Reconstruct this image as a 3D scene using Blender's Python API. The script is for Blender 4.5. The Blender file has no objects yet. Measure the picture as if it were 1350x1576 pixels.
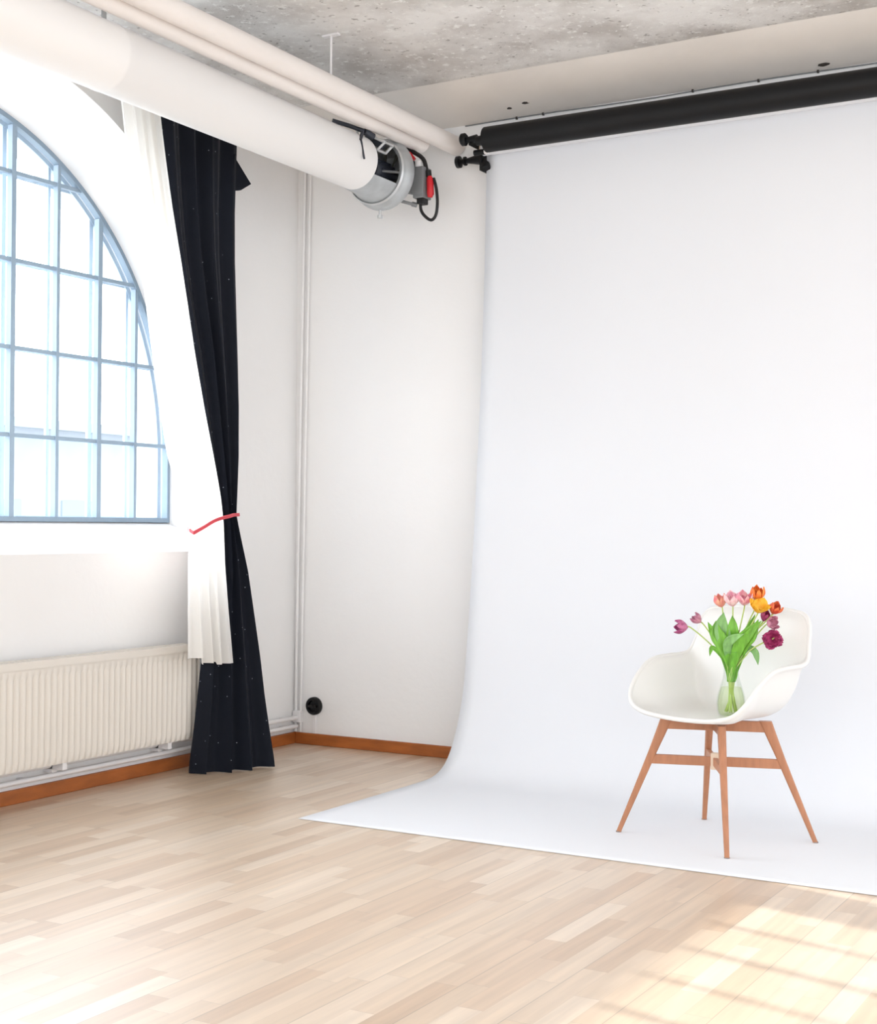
import bpy, bmesh, math, random
from mathutils import Vector, Matrix
random.seed(7)
PI = math.pi
COL = bpy.context.scene.collection
scn = bpy.context.scene

# ------------------------------------------------------------------ helpers
def lin(r, g, b):
    f = lambda c: (c/255/12.92) if c/255 <= .04045 else ((c/255+.055)/1.055)**2.4
    return (f(r), f(g), f(b), 1)

def mat(name, col, rough=.5, metal=0, spec=.5, bump=0, bscale=40, var=0, vscale=6, trans=0, sheen=0, coords='Object', bstretch=None):
    m = bpy.data.materials.new(name); m.use_nodes = True
    nt = m.node_tree; b = nt.nodes['Principled BSDF']
    b.inputs['Base Color'].default_value = col
    b.inputs['Roughness'].default_value = rough
    b.inputs['Metallic'].default_value = metal
    b.inputs['Specular IOR Level'].default_value = spec
    if trans: b.inputs['Transmission Weight'].default_value = trans
    if sheen: b.inputs['Sheen Weight'].default_value = sheen
    tc = nt.nodes.new('ShaderNodeTexCoord')
    if bump:
        n = nt.nodes.new('ShaderNodeTexNoise'); n.inputs['Scale'].default_value = bscale; n.inputs['Detail'].default_value = 4
        if bstretch:
            mp = nt.nodes.new('ShaderNodeMapping'); mp.inputs['Scale'].default_value = bstretch
            nt.links.new(tc.outputs[coords], mp.inputs[0]); nt.links.new(mp.outputs[0], n.inputs['Vector'])
        else: nt.links.new(tc.outputs[coords], n.inputs['Vector'])
        bp = nt.nodes.new('ShaderNodeBump'); bp.inputs['Strength'].default_value = bump; bp.inputs['Distance'].default_value = .01
        nt.links.new(n.outputs[0], bp.inputs['Height']); nt.links.new(bp.outputs[0], b.inputs['Normal'])
    if var:
        n = nt.nodes.new('ShaderNodeTexNoise'); n.inputs['Scale'].default_value = vscale; n.inputs['Detail'].default_value = 5
        if bstretch:
            mp = nt.nodes.new('ShaderNodeMapping'); mp.inputs['Scale'].default_value = bstretch
            nt.links.new(tc.outputs[coords], mp.inputs[0]); nt.links.new(mp.outputs[0], n.inputs['Vector'])
        else: nt.links.new(tc.outputs[coords], n.inputs['Vector'])
        r = nt.nodes.new('ShaderNodeValToRGB')
        r.color_ramp.elements[0].position = .3; r.color_ramp.elements[1].position = .7
        r.color_ramp.elements[0].color = [c*(1-var) for c in col[:3]]+[1]
        r.color_ramp.elements[1].color = [min(1, c*(1+var*.6)) for c in col[:3]]+[1]
        nt.links.new(n.outputs[0], r.inputs[0]); nt.links.new(r.outputs[0], b.inputs['Base Color'])
    return m

def smooth(o, ang=40):
    me = o.data
    for p in me.polygons: p.use_smooth = True
    try: me.set_sharp_from_angle(angle=math.radians(ang))
    except Exception: pass

def obj(name, bm, m, parent=None, sm=True, bevel=0, label=None):
    bmesh.ops.recalc_face_normals(bm, faces=bm.faces)
    me = bpy.data.meshes.new(name); bm.to_mesh(me); bm.free()
    for mm in (m if isinstance(m, (list, tuple)) else [m]): me.materials.append(mm)
    o = bpy.data.objects.new(name, me); COL.objects.link(o)
    if parent:
        o.parent = parent
        o.matrix_parent_inverse = parent_matrix(parent).inverted()
    if bevel:
        md = o.modifiers.new('bevel', 'BEVEL'); md.width = bevel; md.segments = 2; md.limit_method = 'ANGLE'
    if sm: smooth(o)
    if label: o['label'] = label
    return o

def parent_matrix(p):
    # world matrix of the parent chain (all our parents carry only location)
    m = Matrix.Translation(p.location)
    return m if not p.parent else parent_matrix(p.parent) @ p.matrix_parent_inverse @ m

def tag(o, label, cat, group=None, kind=None):
    o['label'] = label; o['category'] = cat
    if group: o['group'] = group
    if kind: o['kind'] = kind
    return o

def thing(name, label, cat, loc=(0, 0, 0), group=None):
    o = bpy.data.objects.new(name, None); COL.objects.link(o); o.location = loc; o.empty_display_size = .05
    return tag(o, label, cat, group)

def box(bm, lo, hi):
    vs = [bm.verts.new((x, y, z)) for x in (lo[0], hi[0]) for y in (lo[1], hi[1]) for z in (lo[2], hi[2])]
    for f in ((0, 1, 3, 2), (4, 6, 7, 5), (0, 4, 5, 1), (2, 3, 7, 6), (0, 2, 6, 4), (1, 5, 7, 3)):
        bm.faces.new([vs[i] for i in f])
    return vs

def tube(bm, pts, rad, n=12, cap=True, closed=False):
    pts = [Vector(p) for p in pts]
    rads = rad if isinstance(rad, (list, tuple)) else [rad]*len(pts)
    rings = []; N = len(pts); prev = None
    for i, p in enumerate(pts):
        if closed: t = (pts[(i+1) % N]-pts[i-1])
        else: t = (pts[min(i+1, N-1)]-pts[max(i-1, 0)])
        t.normalize()
        if prev is None:
            a = Vector((0, 0, 1)) if abs(t.z) < .9 else Vector((1, 0, 0))
            u = t.cross(a).normalized()
        else:
            u = (prev-t*prev.dot(t)).normalized()
        prev = u; v = t.cross(u)
        rings.append([bm.verts.new(p+(u*math.cos(2*PI*k/n)+v*math.sin(2*PI*k/n))*rads[i]) for k in range(n)])
    for i in range(N if closed else N-1):
        a, b = rings[i], rings[(i+1) % N]
        for k in range(n): bm.faces.new((a[k], a[(k+1) % n], b[(k+1) % n], b[k]))
    if cap and not closed:
        bm.faces.new(rings[0][::-1]); bm.faces.new(rings[-1])
    return rings

def ycyl(bm, x, z, profile, n=64, cap=True, closed=False, rise=0):
    """lathe about a line parallel to Y; profile = [(y, r)]"""
    rings = [[bm.verts.new((x+r*math.cos(2*PI*k/n), y, z-rise*y+r*math.sin(2*PI*k/n))) for k in range(n)] for y, r in profile]
    M = len(rings)
    for i in range(M if closed else M-1):
        a, b = rings[i], rings[(i+1) % M]
        for k in range(n): bm.faces.new((a[k], a[(k+1) % n], b[(k+1) % n], b[k]))
    if cap and not closed:
        bm.faces.new(rings[0]); bm.faces.new(rings[-1])

def xcyl(bm, y, z, profile, n=48, cap=True):
    rings = [[bm.verts.new((x, y+r*math.cos(2*PI*k/n), z+r*math.sin(2*PI*k/n))) for k in range(n)] for x, r in profile]
    for a, b in zip(rings, rings[1:]):
        for k in range(n): bm.faces.new((a[k], a[(k+1) % n], b[(k+1) % n], b[k]))
    if cap: bm.faces.new(rings[0]); bm.faces.new(rings[-1])

def lathe(bm, x, y, profile, n=40, capb=True, capt=False):
    rings = [[bm.verts.new((x+r*math.cos(2*PI*k/n), y+r*math.sin(2*PI*k/n), z)) for k in range(n)] for z, r in profile]
    for a, b in zip(rings, rings[1:]):
        for k in range(n): bm.faces.new((a[k], a[(k+1) % n], b[(k+1) % n], b[k]))
    if capb: bm.faces.new(rings[0])
    if capt: bm.faces.new(rings[-1])

def crom(P, t):
    """Catmull-Rom through a list of tuples, t in 0..len-1"""
    i = min(int(t), len(P)-2); f = t-i
    p0 = P[max(i-1, 0)]; p1 = P[i]; p2 = P[i+1]; p3 = P[min(i+2, len(P)-1)]
    return tuple(.5*((2*b)+(-a+c)*f+(2*a-5*b+4*c-d)*f*f+(-a+3*b-3*c+d)*f**3) for a, b, c, d in zip(p0, p1, p2, p3))

def spline(P, n):
    return [crom(P, (len(P)-1)*k/(n-1)) for k in range(n)]

# ------------------------------------------------------------------ materials
M = {}
M['wall'] = mat('white_wall_paint', lin(243, 242, 241), .75, bump=.12, bscale=25, var=.02, vscale=1.5)
M['cove'] = mat('aged_plaster', lin(226, 220, 213), .9, bump=.3, bscale=12, var=.07, vscale=3)
M['board'] = mat('baseboard_wood', lin(168, 94, 40), .45, bump=.1, bscale=30, var=.25, vscale=5, bstretch=(1, 1, 4))
M['backdrop'] = mat('white_seamless_paper', lin(230, 232, 236), .8, spec=.25)
M['blackpaper'] = mat('black_paper', lin(15, 15, 17), .5, spec=.28, bump=.05, bscale=60)
M['blackplastic'] = mat('black_plastic', lin(13, 13, 15), .4, spec=.3)
M['duct'] = mat('white_duct_paint', lin(238, 237, 236), .5, bump=.03, bscale=6)
M['tube'] = mat('white_card_tube', lin(238, 232, 228), .6, var=.02, vscale=4)
M['galv'] = mat('galvanised_steel', lin(188, 192, 194), .42, metal=.55, var=.12, vscale=14)
M['aluminium'] = mat('cast_aluminium', lin(205, 207, 208), .32, metal=.5)
M['motor'] = mat('dark_motor_enamel', lin(52, 56, 66), .45)
M['olive'] = mat('olive_fan_blades', lin(92, 90, 78), .55)
M['greybox'] = mat('grey_plastic', lin(126, 128, 130), .55)
M['red'] = mat('red_plastic', lin(206, 30, 40), .45)
M['cable'] = mat('black_cable', lin(16, 15, 16), .5)
M['radiator'] = mat('cream_radiator_enamel', lin(228, 222, 213), .4, bump=.02, bscale=20)
M['pipe'] = mat('white_pipe_paint', lin(236, 234, 234), .4)
M['shell'] = mat('white_moulded_plastic', lin(232, 231, 228), .38)
M['beech'] = mat('beech_wood', lin(182, 124, 90), .5, bump=.08, bscale=30, var=.12, vscale=10, bstretch=(6, 6, 1))
M['lightwood'] = mat('pale_wood', lin(226, 204, 180), .5, var=.08, vscale=10)
M['tie'] = mat('pink_cord', lin(222, 84, 96), .7, bump=.3, bscale=120)
M['stem'] = mat('tulip_stem', lin(186, 208, 120), .5)
M['leaf'] = mat('tulip_leaf', lin(122, 188, 62), .45, var=.35, vscale=14, bstretch=(5, 5, 1))
M['leaf2'] = mat('pale_tulip_leaf', lin(136, 188, 112), .45, var=.3, vscale=14, bstretch=(5, 5, 1))
M['concrete_out'] = mat('pale_render', lin(190, 198, 206), .9, var=.05, vscale=1)
M['ground'] = mat('pale_yard_paving', lin(176, 176, 174), .9, var=.1, vscale=.6)
M['pane_dark'] = mat('facade_glass', lin(172, 188, 204), .2)
M['dust'] = mat('dark_debris', lin(60, 54, 50), .9)

def steel_frame():
    return mat('blue_grey_flare_frame', lin(140, 160, 178), .45)  # blue-grey cast of window flare put into the frame colour
M['winframe'] = steel_frame()
M['winbars'] = mat('pale_blue_grey_flare_bars', lin(152, 172, 190), .45)  # bars paler still, flare mixed into their colour
M['winouter'] = mat('pale_outer_sash_paint', lin(190, 206, 220), .5)

def glass_mat(name, tint=(1, 1, 1, 1), gloss=.06, rough=.02):
    m = bpy.data.materials.new(name); m.use_nodes = True; nt = m.node_tree
    for n in list(nt.nodes): nt.nodes.remove(n)
    out = nt.nodes.new('ShaderNodeOutputMaterial'); mx = nt.nodes.new('ShaderNodeMixShader')
    tr = nt.nodes.new('ShaderNodeBsdfTransparent'); gl = nt.nodes.new('ShaderNodeBsdfGlossy')
    tr.inputs[0].default_value = tint; gl.inputs['Roughness'].default_value = rough
    fr = nt.nodes.new('ShaderNodeLayerWeight'); fr.inputs['Blend'].default_value = gloss*3
    k_ = nt.nodes.new('ShaderNodeMath'); k_.operation = 'MULTIPLY'; k_.inputs[1].default_value = .3; nt.links.new(fr.outputs['Fresnel'], k_.inputs[0]); nt.links.new(k_.outputs[0], mx.inputs[0])
    nt.links.new(tr.outputs[0], mx.inputs[1]); nt.links.new(gl.outputs[0], mx.inputs[2]); nt.links.new(mx.outputs[0], out.inputs[0])
    return m
M['glass'] = glass_mat('window_glass', (.97, .985, 1, 1))
M['vaseglass'] = glass_mat('vase_glass', (.95, .975, .955, 1), .12)
M['water'] = glass_mat('vase_water', (.93, .96, .84, 1), .03)

def curtain_mat(name, col, transl, specks=False, sheen=0):
    m = bpy.data.materials.new(name); m.use_nodes = True; nt = m.node_tree
    b = nt.nodes['Principled BSDF']; out = nt.nodes['Material Output']
    b.inputs['Base Color'].default_value = col; b.inputs['Roughness'].default_value = .85 if not specks else .62; b.inputs['Specular IOR Level'].default_value = .12 if specks else .4
    b.inputs['Sheen Weight'].default_value = sheen; b.inputs['Sheen Roughness'].default_value = .5
    tc = nt.nodes.new('ShaderNodeTexCoord')
    w = nt.nodes.new('ShaderNodeTexNoise'); w.inputs['Scale'].default_value = 320
    bp = nt.nodes.new('ShaderNodeBump'); bp.inputs['Strength'].default_value = .25; bp.inputs['Distance'].default_value = .004
    nt.links.new(tc.outputs['Object'], w.inputs['Vector']); nt.links.new(w.outputs[0], bp.inputs['Height']); nt.links.new(bp.outputs[0], b.inputs['Normal'])
    if specks:
        v = nt.nodes.new('ShaderNodeTexVoronoi'); v.inputs['Scale'].default_value = 26
        lt = nt.nodes.new('ShaderNodeMath'); lt.operation = 'LESS_THAN'; lt.inputs[1].default_value = .065
        mx = nt.nodes.new('ShaderNodeMix'); mx.data_type = 'RGBA'
        mx.inputs[6].default_value = col; mx.inputs[7].default_value = lin(160, 168, 180)
        n2 = nt.nodes.new('ShaderNodeTexNoise'); n2.inputs['Scale'].default_value = 7
        ml = nt.nodes.new('ShaderNodeMath'); ml.operation = 'MULTIPLY'
        nt.links.new(tc.outputs['Object'], v.inputs['Vector']); nt.links.new(tc.outputs['Object'], n2.inputs['Vector'])
        nt.links.new(v.outputs['Distance'], lt.inputs[0]); nt.links.new(lt.outputs[0], ml.inputs[0]); nt.links.new(n2.outputs[0], ml.inputs[1])
        nt.links.new(ml.outputs[0], mx.inputs[0]); nt.links.new(mx.outputs[2], b.inputs['Base Color'])
    if transl:
        t = nt.nodes.new('ShaderNodeBsdfTranslucent'); t.inputs[0].default_value = col
        s = nt.nodes.new('ShaderNodeMixShader'); s.inputs[0].default_value = transl
        nt.links.new(b.outputs[0], s.inputs[1]); nt.links.new(t.outputs[0], s.inputs[2]); nt.links.new(s.outputs[0], out.inputs[0])
    return m
M['whitecurtain'] = curtain_mat('white_curtain_cloth', lin(246, 244, 240), .4)
M['blackcurtain'] = curtain_mat('navy_black_velour', lin(19, 23, 33), 0, True, .07)

def floor_mat():
    m = bpy.data.materials.new('oak_strip_parquet'); m.use_nodes = True; nt = m.node_tree; L = nt.links.new
    b = nt.nodes['Principled BSDF']
    def math_(op, a, c=None):
        n = nt.nodes.new('ShaderNodeMath'); n.operation = op
        if isinstance(a, (int, float)): n.inputs[0].default_value = a
        else: L(a, n.inputs[0])
        if c is not None:
            if isinstance(c, (int, float)): n.inputs[1].default_value = c
            else: L(c, n.inputs[1])
        return n.outputs[0]
    tc = nt.nodes.new('ShaderNodeTexCoord'); sp = nt.nodes.new('ShaderNodeSeparateXYZ'); L(tc.outputs['Object'], sp.inputs[0])
    u = math_('DIVIDE', sp.outputs['X'], .068); row = math_('FLOOR', u); fu = math_('FRACT', u)
    wn = nt.nodes.new('ShaderNodeTexWhiteNoise'); wn.noise_dimensions = '1D'; L(row, wn.inputs['W'])
    off = math_('MULTIPLY', wn.outputs['Value'], 7.3)
    v = math_('ADD', math_('DIVIDE', sp.outputs['Y'], .44), off); cell = math_('FLOOR', v); fv = math_('FRACT', v)
    cb = nt.nodes.new('ShaderNodeCombineXYZ'); L(row, cb.inputs[0]); L(cell, cb.inputs[1])
    w2 = nt.nodes.new('ShaderNodeTexWhiteNoise'); w2.noise_dimensions = '2D'; L(cb.outputs[0], w2.inputs['Vector'])
    ramp = nt.nodes.new('ShaderNodeValToRGB'); L(w2.outputs['Value'], ramp.inputs[0])
    e = ramp.color_ramp.elements
    e[0].position = 0; e[0].color = lin(196, 168, 139); e[1].position = 1; e[1].color = lin(225, 206, 184)
    for p, c in ((.10, (204, 177, 149)), (.4, (210, 186, 159)), (.75, (216, 194, 169))):
        k = e.new(p); k.color = lin(*c)
    # grain, stretched along the boards and shifted per board
    mp = nt.nodes.new('ShaderNodeMapping'); mp.inputs['Scale'].default_value = (38, 2.2, 1); L(tc.outputs['Object'], mp.inputs[0])
    sh = nt.nodes.new('ShaderNodeVectorMath'); sh.operation = 'ADD'; L(mp.outputs[0], sh.inputs[0])
    sc = nt.nodes.new('ShaderNodeVectorMath'); sc.operation = 'SCALE'; sc.inputs['Scale'].default_value = 13; L(w2.outputs['Color'], sc.inputs[0]); L(sc.outputs[0], sh.inputs[1])
    gn = nt.nodes.new('ShaderNodeTexNoise'); gn.inputs['Scale'].default_value = 1; gn.inputs['Detail'].default_value = 5; L(sh.outputs[0], gn.inputs['Vector'])
    gr = nt.nodes.new('ShaderNodeMapRange'); gr.inputs[1].default_value = .3; gr.inputs[2].default_value = .7; gr.inputs[3].default_value = .86; gr.inputs[4].default_value = 1.06; L(gn.outputs[0], gr.inputs[0])
    # thin joints
    e1 = math_('MINIMUM', fu, math_('SUBTRACT', 1.0, fu)); j1 = math_('LESS_THAN', e1, .012)
    e2 = math_('MINIMUM', fv, math_('SUBTRACT', 1.0, fv)); j2 = math_('LESS_THAN', e2, .0022)
    # every third strip is a board edge: a slightly stronger joint
    f3 = math_('FRACT', math_('DIVIDE', sp.outputs['X'], .204)); j3 = math_('LESS_THAN', math_('MINIMUM', f3, math_('SUBTRACT', 1.0, f3)), .0065)
    j = math_('MAXIMUM', math_('MULTIPLY', j1, .10), math_('MAXIMUM', math_('MULTIPLY', j2, .22), math_('MULTIPLY', j3, .35)))
    fac = math_('MULTIPLY', gr.outputs[0], math_('SUBTRACT', 1.0, j))
    vm = nt.nodes.new('ShaderNodeVectorMath'); vm.operation = 'SCALE'; L(ramp.outputs[0], vm.inputs[0]); L(fac, vm.inputs['Scale'])
    L(vm.outputs[0], b.inputs['Base Color'])
    b.inputs['Roughness'].default_value = .42; b.inputs['Specular IOR Level'].default_value = .6
    b.inputs['Coat Weight'].default_value = 1; b.inputs['Coat Roughness'].default_value = .42
    bp = nt.nodes.new('ShaderNodeBump'); bp.inputs['Strength'].default_value = .15; bp.inputs['Distance'].default_value = .001
    L(gn.outputs[0], bp.inputs['Height']); L(bp.outputs[0], b.inputs['Normal'])
    return m
M['floor'] = floor_mat()

def concrete_mat():
    m = bpy.data.materials.new('raw_concrete_ceiling'); m.use_nodes = True; nt = m.node_tree; L = nt.links.new
    b = nt.nodes['Principled BSDF']; b.inputs['Roughness'].default_value = .95
    tc = nt.nodes.new('ShaderNodeTexCoord')
    def noise(s, d=6, r=.6):
        n = nt.nodes.new('ShaderNodeTexNoise'); n.inputs['Scale'].default_value = s; n.inputs['Detail'].default_value = d; n.inputs['Roughness'].default_value = r
        L(tc.outputs['Object'], n.inputs['Vector']); return n.outputs[0]
    r1 = nt.nodes.new('ShaderNodeValToRGB'); L(noise(2.2), r1.inputs[0])
    r1.color_ramp.elements[0].position = .36; r1.color_ramp.elements[0].color = lin(196, 191, 186)
    r1.color_ramp.elements[1].position = .6; r1.color_ramp.elements[1].color = lin(236, 234, 231)
    r2 = nt.nodes.new('ShaderNodeValToRGB'); L(noise(26, 4, .7), r2.inputs[0])
    r2.color_ramp.elements[0].position = .56; r2.color_ramp.elements[0].color = (0, 0, 0, 1)
    r2.color_ramp.elements[1].position = .66; r2.color_ramp.elements[1].color = (1, 1, 1, 1)
    mx = nt.nodes.new('ShaderNodeMix'); mx.data_type = 'RGBA'; L(r2.outputs[0], mx.inputs[0]); L(r1.outputs[0], mx.inputs[6]); mx.inputs[7].default_value = lin(242, 241, 238)
    r3 = nt.nodes.new('ShaderNodeValToRGB'); L(noise(34, 2, .5), r3.inputs[0])
    r3.color_ramp.elements[0].position = .25; r3.color_ramp.elements[0].color = (.55, .53, .52, 1)
    r3.color_ramp.elements[1].position = .36; r3.color_ramp.elements[1].color = (1, 1, 1, 1)
    m2 = nt.nodes.new('ShaderNodeMix'); m2.data_type = 'RGBA'; m2.blend_type = 'MULTIPLY'; m2.inputs[0].default_value = 1
    L(mx.outputs[2], m2.inputs[6]); L(r3.outputs[0], m2.inputs[7]); L(m2.outputs[2], b.inputs['Base Color'])
    bp = nt.nodes.new('ShaderNodeBump'); bp.inputs['Strength'].default_value = .8; bp.inputs['Distance'].default_value = .015
    L(noise(18, 8, .7), bp.inputs['Height']); L(bp.outputs[0], b.inputs['Normal'])
    return m
M['concrete'] = concrete_mat()

# ------------------------------------------------------------------ the setting
def structure(name, bm, m, parent=None, **k):
    o = obj(name, bm, m, parent, **k)
    if not parent: o['kind'] = 'structure'
    return o
XR, YF, ZC = 6.5, -9.0, 3.22
bm = bmesh.new(); box(bm, (-.6, YF, -.12), (XR, .25, 0)); structure('floor', bm, M['floor'], sm=False)
bm = bmesh.new(); box(bm, (-.6, YF, ZC), (XR, .25, ZC+.25)); structure('ceiling', bm, M['concrete'], sm=False)
# plaster cove between back wall and ceiling
bm = bmesh.new(); N = 8
pr = [(0.0, 3.085), (-.27, ZC+.002)]
prof = [(-.27*t, 3.085+(ZC+.002-3.085)*(t*.85+.15*t*t)) for t in [i/N for i in range(N+1)]]+[(.02, ZC+.002)]
a = [bm.verts.new((-.02, y, z)) for y, z in prof]; c = [bm.verts.new((XR, y, z)) for y, z in prof]
for i in range(len(prof)-1): bm.faces.new((a[i], a[i+1], c[i+1], c[i]))
bm.faces.new(a); bm.faces.new(c[::-1])
structure('trim_1', bm, M['cove'])
bm = bmesh.new(); box(bm, (-.6, 0, 0), (XR, .25, ZC+.01)); structure('wall_back', bm, M['wall'], sm=False)

WIN = [-2.05, -6.25]        # centre Y of the arched windows
Ri, Ro, SPR, ZBi, ZBo, XW = 1.6, 1.5, 1.47, 1.005, 1.14, -.40
def outline(yc, R, zb, n=96):
    a_, b_ = (1.52, 1.59) if R == Ri else (R, R*1.003)   # the room side of the splay is taller than wide
    return [(yc+a_, zb)]+[(yc+a_*math.cos(PI*k/n), SPR+b_*math.sin(PI*k/n)) for k in range(n+1)]+[(yc-a_, zb)]
bm = bmesh.new()
def quad(*ps): bm.faces.new([bm.verts.new(p) for p in ps])
for X, R, zb in ((0, Ri, ZBi), (-.6, Ro, ZBo)):
    H_ = 1.52 if R == Ri else R
    edges = [0.25]
    for yc in WIN: edges += [yc+H_, yc-H_]
    edges.append(YF)
    for i in range(0, len(edges), 2): quad((X, edges[i], 0), (X, edges[i+1], 0), (X, edges[i+1], ZC+.01), (X, edges[i], ZC+.01))
    for yc in WIN:
        quad((X, yc+H_, 0), (X, yc-H_, 0), (X, yc-H_, zb), (X, yc+H_, zb))
        o = outline(yc, R, zb)[1:-1]
        for p, q in zip(o, o[1:]): quad((X, p[0], p[1]), (X, q[0], q[1]), (X, q[0], ZC+.01), (X, p[0], ZC+.01))
for yc in WIN:
    A, B = outline(yc, Ri, ZBi), outline(yc, Ro, ZBo)
    for i in range(len(A)):
        j = (i+1) % len(A)
        quad((0, *A[i]), (0, *A[j]), (XW, *B[j]), (XW, *B[i]))
        quad((XW, *B[i]), (XW, *B[j]), (-.6, *B[j]), (-.6, *B[i]))
quad((0, YF, 0), (-.6, YF, 0), (-.6, YF, ZC), (0, YF, ZC))
bmesh.ops.remove_doubles(bm, verts=bm.verts, dist=1e-5)
structure('wall_left', bm, M['wall'], sm=False)

def baseboard(name, lo, hi):
    bm = bmesh.new(); box(bm, lo, hi); structure(name, bm, M['board'], bevel=.004, sm=False)
baseboard('baseboard_back', (.018, -.018, 0), (XR, 0, .058))
baseboard('baseboard_left', (0, YF, 0), (.018, 0, .058))

for wi, yc in enumerate(WIN):
    w = bpy.data.objects.new('window_%d' % (wi+1), None); COL.objects.link(w); w.location = (XW, yc, ZBo); w['kind'] = 'structure'
    def arched(bm, X0, X1, R, wd, bars_v, bars_h, zb=ZBo):
        o1 = outline(yc, R, zb); o2 = [(yc+(y-yc)*(R-wd)/R, max(zb+wd, SPR+(z-SPR)*(R-wd)/R) if z > SPR-.001 else z+wd) for y, z in o1]
        for i in range(len(o1)):
            j = (i+1) % len(o1)
            pts = [(x, *p) for x in (X0, X1) for p in (o1[i], o1[j], o2[j], o2[i])]
            vs = [bm.verts.new(p) for p in pts]
            for f in ((0, 1, 2, 3), (4, 5, 6, 7), (3, 2, 6, 7), (0, 1, 5, 4)): bm.faces.new([vs[k] for k in f])
        for dy, hw in bars_v:
            top = SPR+math.sqrt(max(0, (R-wd*.6)**2-dy*dy))
            box(bm, (X0+.003, yc+dy-hw, zb+wd*.6), (X1-.003, yc+dy+hw, top))
        for z, hw in bars_h:
            half = R-wd*.5 if z < SPR else math.sqrt((R-wd*.5)**2-(z-SPR)**2)
            box(bm, (X0+.008, yc-half, z-hw), (X1-.008, yc+half, z+hw))
    V = [(1.0-.27*k, .0135 if k % 2 == 0 else .0095) for k in range(-1, 9)]
    V = [(d-(.02 if d > 1.2 else 0), w_) for d, w_ in V if abs(d) < 1.45]
    H = [(1.52+.385*k, .009) for k in range(4)]
    bm = bmesh.new(); arched(bm, XW-.015, XW+.02, Ro+.004, .022, [], [])
    obj('window_frame', bm, M['winframe'], w, sm=False)
    bm = bmesh.new()
    for dy, hw in V: box(bm, (XW-.012, yc+dy-hw, ZBo+.018), (XW+.017, yc+dy+hw, SPR+math.sqrt(max(0, (Ro-.014)**2-dy*dy))))
    for z, hw in H:
        half = Ro-.012 if z < SPR else math.sqrt((Ro-.012)**2-(z-SPR)**2)
        box(bm, (XW-.006, yc-half, z-hw), (XW+.012, yc+half, z+hw))
    obj('glazing_bars', bm, M['winbars'], w, sm=False)
    bm = bmesh.new(); arched(bm, XW-.062, XW-.042, Ro+.004, .026, [(d, .012 if h > .012 else .008) for d, h in V], [(z, .007) for z, _ in H])
    obj('outer_sash', bm, M['winouter'], w, sm=False)
    for X in (XW-.006, XW-.052):
        bm = bmesh.new(); bm.faces.new([bm.verts.new((X, y, z)) for y, z in outline(yc, Ro-.01, ZBo+.005)])
        obj('glass_pane', bm, M['glass'], w, sm=False)

# outside: yard and the neighbour across it
bm = bmesh.new(); box(bm, (-80, -60, -6.3), (-1.5, 80, -6)); structure('ground', bm, M['ground'], sm=False)
nb = thing('neighbour_building', 'pale rendered building with tall windows beyond the arched window', 'building', (-30, 30, -6))
bm = bmesh.new(); box(bm, (-40, 14, -6), (-30, 33, 4.2)); box(bm, (-40, 33, -6), (-31, 52, 2.9)); obj('building_wall', bm, M['concrete_out'], nb, sm=False)
bm = bmesh.new(); box(bm, (-40.4, 13.6, 4.2), (-29.6, 33.2, 4.5)); box(bm, (-40.4, 33.2, 2.9), (-30.6, 52.4, 3.15)); obj('roof', bm, M['concrete_out'], nb, sm=False)
for fl in (-4.6, -1.2):
    for k in range(11):
        y = 15.2+3.3*k; xo = 0 if y < 31 else -1
        if 31 < y < 33.2: continue
        bm = bmesh.new(); box(bm, (-30.02+xo, y, fl+.9), (-29.95+xo, y+1.5, fl+3.1)); o = obj('window', bm, M['pane_dark'], nb, sm=False)

# ------------------------------------------------------------------ radiator and heating pipes
rad = thing('radiator', 'long cream ribbed panel radiator below the arched window', 'radiator', (.08, -2.0, .14))
Y0, Y1, Z0, Z1 = -3.35, -.925, .15, .582
bm = bmesh.new()
pitch = .0335; n = int((Y1-Y0)/pitch); zs = [Z0, Z0+.012, Z0+.035, Z1-.075, Z1-.055, Z1-.03]
cols = []
for i in range(n*8+1):
    y = Y0+(Y1-Y0)*i/(n*8); ph = (i % 8)/8
    s = .5-.5*math.cos(2*PI*ph); s = s**.6
    cols.append([bm.verts.new((.112+(.012*s if 1 < k < 4 else (.006*s if k == 1 else .010)) - (.01 if k == 0 else 0), y, z)) for k, z in enumerate(zs)])
for a, b in zip(cols, cols[1:]):
    for k in range(len(zs)-1): bm.faces.new((a[k], b[k], b[k+1], a[k+1]))
bk = [[bm.verts.new((.04, y, z)) for z in (Z0, zs[-1])] for y in (Y0, Y1)]
bm.faces.new((bk[0][0], bk[1][0], bk[1][1], bk[0][1]))
obj('front_panel', bm, M['radiator'], rad)
bm = bmesh.new()
box(bm, (.035, Y0-.004, Z1-.03), (.128, Y1+.004, Z1-.012))
for i in range(int((Y1-Y0)/.03)):
    y = Y0+.03*i; box(bm, (.05, y, Z1-.012), (.115, y+.018, Z1))
box(bm, (.115, Y0-.004, Z1-.012), (.128, Y1+.004, Z1)); box(bm, (.035, Y0-.004, Z1-.012), (.05, Y1+.004, Z1))
obj('top_grille', bm, M['radiator'], rad, sm=False)
for y in (Y0-.004, Y1):
    bm = bmesh.new(); box(bm, (.035, y, Z0), (.128, y+.004, Z1-.03)); obj('side_panel', bm, M['radiator'], rad, sm=False)
for y in (-2.9, -1.75, -1.1):
    bm = bmesh.new(); box(bm, (.0, y-.012, Z0-.045), (.05, y+.012, Z0+.06)); box(bm, (.0, y-.012, Z0-.03), (.108, y+.012, Z0))
    obj('wall_bracket', bm, M['pipe'], rad, sm=False)

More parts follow.
